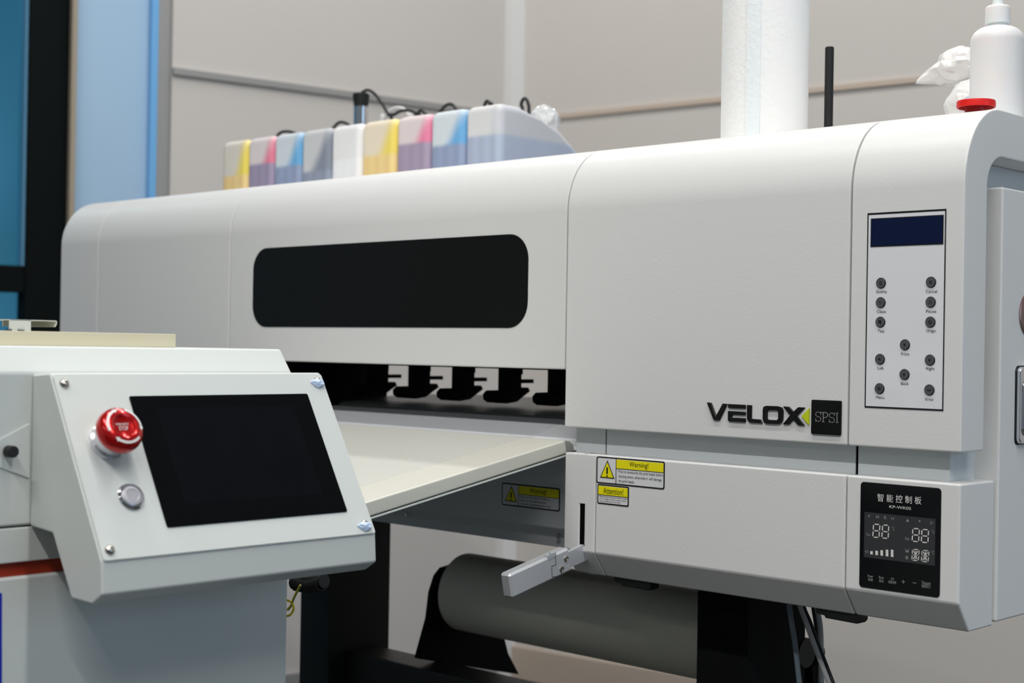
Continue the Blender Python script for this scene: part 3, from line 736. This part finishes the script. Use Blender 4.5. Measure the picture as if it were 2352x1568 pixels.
# ================================================================== THINGS ON AND AROUND
# media roll under the printer
RL = thing('media_roll', 'long grey roll of media hanging under the printer on a black bracket', 'roll', (-1.3, 1.63, -.383))
B().cyl((-1.652, 1.63, -.383), (1, 0, 0), .060, .56, n=64, bev=.001).build('roll_body', mat('grey media roll', (226, 222, 206), .6), RL)
B().cyl((-1.69, 1.63, -.383), (1, 0, 0), .019, .66, n=28).build('roll_core', BLACK, RL)
# paper towel roll
t = thing('paper_towel_roll', 'tall white paper towel roll standing on top of the printer', 'paper towel', (-1.088, 1.60, .2592))
B().cyl((-1.088, 1.60, .2592), (0, 0, 1), .0555, .27, n=72, bev=.002).build('paper', PAPER, t)
B().cyl((-1.088, 1.60, .2597), (0, 0, 1), .021, .2703, n=32).build('cardboard_core', mat('cardboard', (170, 140, 105), .8), t)
fl = bmesh.new(); rows = []
for k in range(9):
    a = math.radians(-62-18*k/8); r_ = .0558+.0008*k/8
    rows.append([fl.verts.new((-1.088+r_*math.cos(a), 1.60+r_*math.sin(a), z_)) for z_ in (.2605, .5285)])
for p, q in zip(rows, rows[1:]): fl.faces.new((p[0], q[0], q[1], p[1]))
rr = bmesh.ops.extrude_face_region(fl, geom=fl.faces[:]); bmesh.ops.translate(fl, verts=[g for g in rr['geom'] if isinstance(g, bmesh.types.BMVert)], vec=(.0004, -.0008, 0))
B().add(fl).build('loose_sheet_end', PAPER, t)
# black rod
p = at(1905.5, 108, 'y', 1.64)
rod = B().lathe([(.0056, .2592), (.0056, p.z-.0012), (.0048, p.z), (0, p.z)], (p.x, 1.64, 0), (0, 0, 1), 24).lathe([(.013, .2592), (.013, .2612), (.0056, .2618)], (p.x, 1.64, 0), (0, 0, 1), 24).build('upright_rod', RUBBER)
origin_to(rod, (p.x, 1.64, .2592)); tag(rod, 'thin black upright rod standing on the printer right of the paper towel', 'rod')
# squeeze bottle
Yb = 1.60
def R_(px, py): p = at(px, py, 'y', Yb); return p
bc = R_(2290, 150); sc_ = lambda wpx: wpx/2*(bc.dot(fw))/FOC
def zz(py): return R_(2290, py).z
bt = thing('squeeze_bottle', 'translucent white squeeze bottle with ribbed cap and nozzle, on the printer at right', 'bottle', (bc.x, Yb, .2592))
r0 = sc_(119); zbase = .2592
zs_, zn, zc0, zc1 = zz(97), zz(63), zz(57), zz(15)
pr = [(r0*.9, zbase), (r0*.98, zbase+.003), (r0, zbase+.006), (r0, zs_)]
for k in range(1, 11):
    a = PI/2*k/10; pr.append((r0-(r0-sc_(48))*(1-math.cos(a))*1.0, zs_+(zn-zs_)*math.sin(a)))
pr += [(sc_(47), zn), (sc_(47), zc0+.001)]
B().lathe(pr, (bc.x, Yb, 0), (0, 0, 1), 64).build('bottle_body', FROST, bt)
bm = bmesh.new(); n = 96; rings = []
for (rad, z_) in ((sc_(54), zc0), (sc_(56.5), zc0+.001), (sc_(55), zc0+.006), (sc_(55), zc1-.003), (sc_(52), zc1-.0008), (sc_(48), zc1)):
    rings.append([bm.verts.new((bc.x+(rad*(1+(.012 if k % 2 and zc0+.002 < z_ < zc1-.001 else 0)))*math.cos(2*PI*k/n), Yb+(rad*(1+(.012 if k % 2 and zc0+.002 < z_ < zc1-.001 else 0)))*math.sin(2*PI*k/n), z_)) for k in range(n)])
for a, c in zip(rings, rings[1:]):
    for k in range(n): bm.faces.new((a[k], a[(k+1) % n], c[(k+1) % n], c[k]))
bm.faces.new(rings[0][::-1]); bm.faces.new(rings[-1]); B().add(bm).build('screw_cap', FROST2, bt)
B().lathe([(sc_(27), zc1), (sc_(22), zc1+.008), (sc_(13), zc1+.03), (sc_(8), zc1+.045), (0, zc1+.0455)], (bc.x, Yb, 0), (0, 0, 1), 32).build('nozzle', FROST, bt)
# second, clear bottle standing behind it (only its tube and edge show)
p = at(2334, 47, 'y', 1.67)
cb = thing('clear_bottle', 'clear bottle with a thin upright tube, mostly hidden behind the squeeze bottle', 'bottle', (-.775, 1.70, .2592))
CL = mat('clear plastic', (240, 242, 244), .08, trans=.85, ior=1.3)
B().lathe([(.028, .2592), (.029, .263), (.029, .345), (.02, .36), (.004, .366)], (-.775, 1.70, 0), (0, 0, 1), 40).build('bottle_body', CL, cb)
B().tube([(p.x, 1.70, .33), (p.x, 1.70, p.z*1.70/1.67)], .003, 14, False).build('tube', CL, cb)
# red cap, resting on its narrower neck
c = at(2242, 241, 'y', 1.50)
rc = thing('red_cap', 'round red plastic cap lying upright on its stem on the printer top edge', 'cap', (c.x, 1.50, .2592))
hh = c.z+.0042
B().lathe([(.012, hh-.0032), (.0178, hh-.0036), (.0186, hh-.0072), (.0196, hh-.0076), (.0204, hh-.0070), (.0204, hh-.0012), (.0197, hh), (.0, hh)], (c.x, 1.50, 0), (0, 0, 1), 56).build('cap_disc', REDP, rc)
B().lathe([(.0118, .2592), (.0118, hh-.004), (.0118, hh-.002)], (c.x, 1.50, 0), (0, 0, 1), 40).build('threaded_stem', REDD, rc)
# crumpled plastic bags behind the bottle
BAG = mat('crumpled white plastic', (243, 240, 237), .3, trans=.1, sss=.1)
def crumple(c, rad, name, label, seed, tail=None, amp=.26):
    bm = bmesh.new(); bmesh.ops.create_icosphere(bm, subdivisions=4, radius=1)
    sd = Vector((seed, seed*.7, seed*1.3))
    for v in bm.verts:
        d = v.co.normalized()
        q = d*1.5+sd; f = .96+amp*(.5-2*abs(noise.noise(q)))*.5+amp*.5*(.25-abs(noise.noise(q*2.1+sd)))
        u = Vector((d.x*rad[0], d.y*rad[1], d.z*rad[2]))*f
        if tail:
            k = max(0, d.dot(Vector(tail).normalized())); u += Vector(tail)*(k**14)
        v.co = Vector(c)+u
        v.co.z = max(v.co.z, .2595)
    o = B().add(bm).build(name, BAG, None, 14); origin_to(o, (c[0], c[1], c[2])); o.modifiers.clear(); return tag(o, label, 'plastic bag')
def ptY(px, py, Y): return at(px, py, 'y', Y)
c1_ = ptY(2212, 155, 1.70)
u_ = crumple(tuple(c1_), (.036, .030, .026), 'plastic_bag', 'crumpled white plastic bag with a pointed tail, left of the squeeze bottle', 3.1, tail=(-.028, 0, -.006))
c2_ = ptY(2228, 240, 1.68)
l_ = crumple(tuple(c2_), (.031, .026, .030), 'plastic_bag', 'white plastic bag with blue heart print, on the printer behind the red cap', 8.4)
b = B(); h0_ = ptY(2222, 226, 1.645)
pts = []
for k in range(25):
    t_ = 2*PI*k/24; pts.append((h0_.x+.0034*math.sin(t_)**3, 1.6475, h0_.z+.0030*(13*math.cos(t_)-5*math.cos(2*t_)-2*math.cos(3*t_)-math.cos(4*t_))/16))
bo = b.tube(pts, .00025, 6, False); hb = bo.build('heart_print', mat('blue print', (90, 110, 225), .5), l_)

# ---- ink jugs
def jug_mat(name, top, side, low, zl, wedge, lowside=None):
    m = bpy.data.materials.new(name); m.use_nodes = True; nt = m.node_tree; bs = nt.nodes['Principled BSDF']
    bs.inputs['Roughness'].default_value = .45; bs.inputs['Subsurface Weight'].default_value = .15; bs.inputs['Subsurface Scale'].default_value = .01
    N = nt.nodes.new; Lk = nt.links.new
    tc = N('ShaderNodeTexCoord'); sx = N('ShaderNodeSeparateXYZ'); Lk(tc.outputs['Object'], sx.inputs[0])
    def ramp(val, a, b_):
        r = N('ShaderNodeMapRange'); r.inputs['From Min'].default_value = a; r.inputs['From Max'].default_value = b_; r.interpolation_type = 'SMOOTHSTEP'
        Lk(val, r.inputs['Value']); return r.outputs['Result']
    def mixc(f, A, C):
        x = N('ShaderNodeMix'); x.data_type = 'RGBA'; Lk(f, x.inputs['Factor'])
        for key, v in (('A', A), ('B', C)):
            if isinstance(v, tuple): x.inputs[key].default_value = v
            else: Lk(v, x.inputs[key])
        return x.outputs['Result']
    # the coloured ink film left on the right wall, widening downwards
    md = N('ShaderNodeMath'); md.operation = 'MULTIPLY_ADD'; Lk(sx.outputs['Z'], md.inputs[0]); md.inputs[1].default_value = -wedge; Lk(sx.outputs['X'], md.inputs[2])
    nz = N('ShaderNodeTexNoise'); nz.inputs['Scale'].default_value = 30; Lk(tc.outputs['Object'], nz.inputs['Vector'])
    ad = N('ShaderNodeMath'); ad.operation = 'MULTIPLY_ADD'; Lk(nz.outputs['Fac'], ad.inputs[0]); ad.inputs[1].default_value = .012; Lk(md.outputs[0], ad.inputs[2])
    base = -wedge*(.240)+.040+.006
    f1 = ramp(ad.outputs[0], base-.030, base+.004)
    inv = N('ShaderNodeMath'); inv.operation = 'SUBTRACT'; inv.inputs[0].default_value = 1; Lk(f1, inv.inputs[1])
    upper = mixc(f1, S(top), S(side)) if wedge >= 0 else mixc(f1, S(side), S(top))
    wv = N('ShaderNodeTexWave'); wv.inputs['Scale'].default_value = 12; wv.inputs['Distortion'].default_value = 1.5; wv.wave_type = 'BANDS'; Lk(tc.outputs['Object'], wv.inputs['Vector'])
    lowc = mixc(wv.outputs['Fac'], S(low), S(lowside or low))
    f2 = ramp(sx.outputs['Z'], zl+.006, zl-.004)
    Lk(mixc(f2, upper, lowc), bs.inputs['Base Color'])
    return m
JH = .262
jinfo = [  # left edge px, top, side, low, liquid line (survey px), wedge, label
    (508, (236, 228, 216), (246, 226, 104), (250, 214, 150), 408, .35, 'small white ink jug with yellow ink, first at the left end of the row'),
    (567, (232, 222, 222), (236, 134, 160), (160, 150, 175), 381, .50, 'white ink jug with magenta ink, beside the yellow jug at the row end'),
    (627, (218, 226, 232), (112, 178, 224), (150, 162, 190), 386, .50, 'white ink jug with cyan ink, third from the left end of the row'),
    (690, (212, 213, 214), (140, 148, 162), (150, 158, 176), 398, .60, 'grey white ink jug with black ink, between a cyan and a white jug'),
    (758, (246, 244, 243), (246, 246, 246), (252, 252, 254), 372, .30, 'plain white ink jug in the middle of the row'),
    (828, (246, 232, 208), (250, 226, 112), (250, 216, 150), 362, .50, 'cream ink jug with yellow ink, right of the plain white jug'),
    (907, (236, 222, 222), (240, 138, 172), (170, 156, 178), 335, .60, 'white ink jug with magenta ink, third from the right end'),
    (985, (222, 230, 234), (116, 180, 228), (152, 164, 192), 339, .65, 'white ink jug with cyan ink, beside the broad jug at the right end'),
    (1065, (226, 226, 225), (208, 210, 216), (176, 186, 206), 318, .10, 'milky grey ink jug at the right end, its broad side showing'),
]
ztop = at(985, 258, 'y', YJ).z
ZS = .1437
jx = [at(px, 300, 'y', YJ).x for (px, *_) in jinfo]
def jug_shape(W, D, H):
    b = B(); bm = bmesh.new(); bmesh.ops.create_cube(bm, size=1)
    for v in bm.verts: v.co = Vector((v.co.x*W, (v.co.y+.5)*D, (v.co.z+.5)*H))
    # drop the rear top edge
    bmesh.ops.subdivide_edges(bm, edges=[e for e in bm.edges if abs((e.verts[0].co-e.verts[1].co).y) > .1], cuts=3, use_grid_fill=True)
    for v in bm.verts:
        if v.co.z > H*.9:
            t_ = v.co.y/D
            v.co.z -= .052*max(0, t_-.45)/.55 if t_ < .99 else .062
    bmesh.ops.bevel(bm, geom=[e for e in bm.edges if e.calc_face_angle(0) > .9], offset=.014, segments=5, profile=.5, affect='EDGES')
    return b.add(bm)
for i, (px, top, side, low, zl, wg, lab) in enumerate(jinfo):
    m = jug_mat('ink jug plastic %d' % i, top, side, low, at(px, zl, 'y', YJ).z-ZS, wg, tuple(min(255, int(v*1.05)) for v in low))
    W = (jx[i+1]-jx[i] if i < 8 else jx[8]-jx[7])-.0015
    D = .205
    root = thing('ink_jug', lab, 'ink jug', (jx[i]+W/2+.0008, YJ, ZS), 'ink jugs in a row behind the printer')
    o = jug_shape(W, D, ztop-ZS).build('jug_body', m, None); o.parent = root
    # body built around the origin, parent carries the place
    cx, cy, cz = 0, D-.045, ztop-ZS-.058
    bb = B(); bb.lathe([(.019, -.006), (.019, .014), (.0165, .016), (0, .016)], (cx, cy, cz+.012), (0, .25, 1), 28)
    q = bb.build('jug_cap', mat('white jug cap', (228, 228, 228), .5), None); q.parent = root
# clear wrap around the neck of the right end jug
wr_c = at(1250, 280, 'y', YJ+.19)
o = crumple((wr_c.x, wr_c.y, wr_c.z), (.032, .024, .030), 'cling_wrap', '', 5.5, amp=.3)
o.data.materials.clear(); o.data.materials.append(mat('clear wrap', (238, 238, 238), .12, trans=.2, alpha=.85))
tag(o, 'shiny clear plastic wrapped around the neck of the right end ink jug', 'plastic wrap')
# black ink hoses arching over the jugs
HOSE = mat('black hose', (38, 40, 40), .45)
hoses = [
    ([(634, 330), (636, 314), (648, 303), (668, 303), (684, 311), (690, 330)], 'black ink hose arching above the third jug from the left'),
    ([(764, 310), (768, 292), (780, 281), (795, 283), (806, 292), (812, 310)], 'black ink hose arching above the plain white jug'),
    ([(832, 212), (845, 207), (862, 217), (880, 242), (892, 264), (900, 280)], 'black hose rising over the capped metal tube and down behind the jugs'),
    ([(898, 282), (908, 262), (925, 254), (945, 255), (958, 264), (966, 280)], 'black ink hose arching between the cream and magenta jugs'),
    ([(955, 278), (960, 260), (968, 254), (976, 262), (984, 282)], 'short black ink hose loop above the magenta jug'),
    ([(1009, 275), (1014, 254), (1026, 241), (1040, 241), (1050, 258), (1052, 275)], 'black ink hose arching above the right cyan jug'),
    ([(1112, 262), (1113, 242), (1119, 232), (1125, 238), (1132, 258)], 'narrow black ink hose loop above the right end jug, left one'),
    ([(1200, 262), (1197, 242), (1201, 229), (1208, 227), (1213, 238), (1215, 262)], 'narrow black ink hose loop beside the clear plastic wrap'),
]
for pts, lab in hoses:
    Yh = YJ+.19
    pp = [at(a, c_, 'y', Yh) for a, c_ in pts]
    if pts[0] != (832, 212): pp = [Vector((pp[0].x-.002, Yh, ZS+.16))]+pp
    pp = pp+[Vector((pp[-1].x+.003, Yh, ZS+.15))]
    o = B().tube(pp, .0032, 10).build('ink_hose', HOSE); origin_to(o, (pp[-1].x, Yh, ZS+.15)); tag(o, lab, 'hose', 'black ink hoses over the jugs')
# capped metal tube behind the jugs
Yp = 1.995
p = at(829, 250, 'y', Yp); kx = p.dot(fw)/FOC
zc_b, zc_t = at(829, 252, 'y', Yp).z, at(829, 214, 'y', Yp).z
tb = thing('metal_tube', 'upright chrome tube with a black rubber cap behind the ink jugs', 'tube', (p.x, Yp, ZS))
B().cyl((p.x, Yp, ZS), (0, 0, 1), 16.5*kx, zc_b+.006-ZS, n=40).build('tube_body', CHROME, tb)
B().lathe([(15.5*kx, zc_b), (19.5*kx, zc_t-.006), (19*kx, zc_t-.002), (16*kx, zc_t), (0, zc_t)], (p.x, Yp, 0), (0, 0, 1), 40).build('rubber_cap', RUBBER, tb)
# white hoop behind the jugs
c = at(910, 282, 'y', 1.985); pts = []
for k in range(17):
    a = math.radians(10+160*k/16); pts.append((c.x-.045*math.cos(a), 1.985, c.z-.01+.040*math.sin(a)))
pts = [(pts[0][0], 1.985, ZS)]+pts+[(pts[-1][0], 1.985, ZS)]
o = B().tube(pts, .0035, 12).build('wire_hoop', mat('white hoop', (235, 233, 228), .4)); origin_to(o, (c.x, 1.985, ZS)); tag(o, 'white hoop standing behind the cream ink jug', 'hoop')

# ---- cables by the right leg of the stand
def cable(pts, Y, r, m, lab, yend=None):
    pp = [at(a, c_, 'y', Y) for a, c_ in pts]
    q = pp[-1]; dx = (pp[-1]-pp[-2]).x/abs((pp[-1]-pp[-2]).z)
    while q.z > FL+.06:
        q = q+Vector((dx*.06, 0, -.06)); dx *= .8; pp.append(q)
    pp.append(Vector((q.x+.01, Y, FL+.006)))
    pp.insert(0, pp[0]+Vector((-.002, 0, .022)))
    o = B().tube(pp, r, 12).build('cable', m); origin_to(o, pp[-1]); tag(o, lab, 'cable')
GC = mat('grey cable', (150, 150, 150), .5); DC = mat('blue grey cable', (92, 104, 112), .5)
cable([(1812, 1385), (1818, 1430), (1826, 1480), (1836, 1568)], 1.486, .0032, DC, 'thin blue-grey cable hanging down the front of the black stand leg')
cable([(1837, 1388), (1852, 1430), (1874, 1490), (1904, 1568)], 1.488, .0030, GC, 'grey cable slanting down to the right beside the black leg')
cable([(1846, 1390), (1862, 1430), (1884, 1490), (1914, 1568)], 1.496, .0022, RUBBER, 'black cable running along the slanting grey cable')
cable([(1877, 1396), (1884, 1440), (1886, 1500), (1886, 1568)], 1.56, .0034, GC, 'grey cable hanging straight behind the slanting cables')
cable([(1868, 1394), (1875, 1440), (1880, 1500), (1878, 1568)], 1.565, .0026, RUBBER, 'black cable hanging straight behind the slanting cables')
p = at(1862, 1498, 'y', 1.66)
o = B().lathe([(.008, -.012), (.016, -.010), (.0185, 0), (.016, .008), (.008, .010), (0, .010)], p, (.6, -.75, 0), 24).prism([(p.x-.012, p.z), (p.x+.004, p.z), (p.x+.018, p.z-.12), (p.x-.004, p.z-.12)], 'y', 1.655, 1.68).build('roll_clamp', BLACKM, PR)
# ---- wiring under the control box
hs = []
for k in range(60):
    a = k*.55; t_ = k/59
    q = at(690+52*t_, 1334-2*t_, 'y', .985); hs.append(q)
b = B()
for k in range(26):
    q = at(682+58*k/25, 1338-4*math.sin(k/25*PI)*-1, 'y', .985)
    pts = [q+Vector((0, .008*math.cos(t_), .008*math.sin(t_))) for t_ in [2*PI*i/12 for i in range(13)]]
    b.tube(pts, .0011, 6, False)
b.tube([at(676, 1338, 'y', .985), at(745, 1334, 'y', .985)], .0075, 14, False)
o = b.build('corrugated_hose', RUBBER); c = at(712, 1336, 'y', .985); origin_to(o, c); tag(o, 'black corrugated hose under the control box of the white machine', 'hose')
YG = mat('yellow green wire', (225, 200, 20), .4)
pp = [at(a, c_, 'y', .95) for a, c_ in ((690, 1343), (682, 1358), (674, 1374), (668, 1390), (660, 1400))]
b = B().tube(pp, .0011, 10)
pp2 = [at(a, c_, 'y', .95) for a, c_ in ((660, 1378), (668, 1382), (674, 1392), (673, 1402), (666, 1412), (655, 1415))]
b.tube(pp2, .0012, 10)
o = b.build('ground_wire', YG); origin_to(o, pp[2]); tag(o, 'yellow and green earth wire looped beside the white machine edge', 'wire')
B().tube([q+Vector((.0008, 0, -.0006)) for q in pp], .0007, 8).build('green_strip', mat('green strip', (60, 120, 40), .4), o)
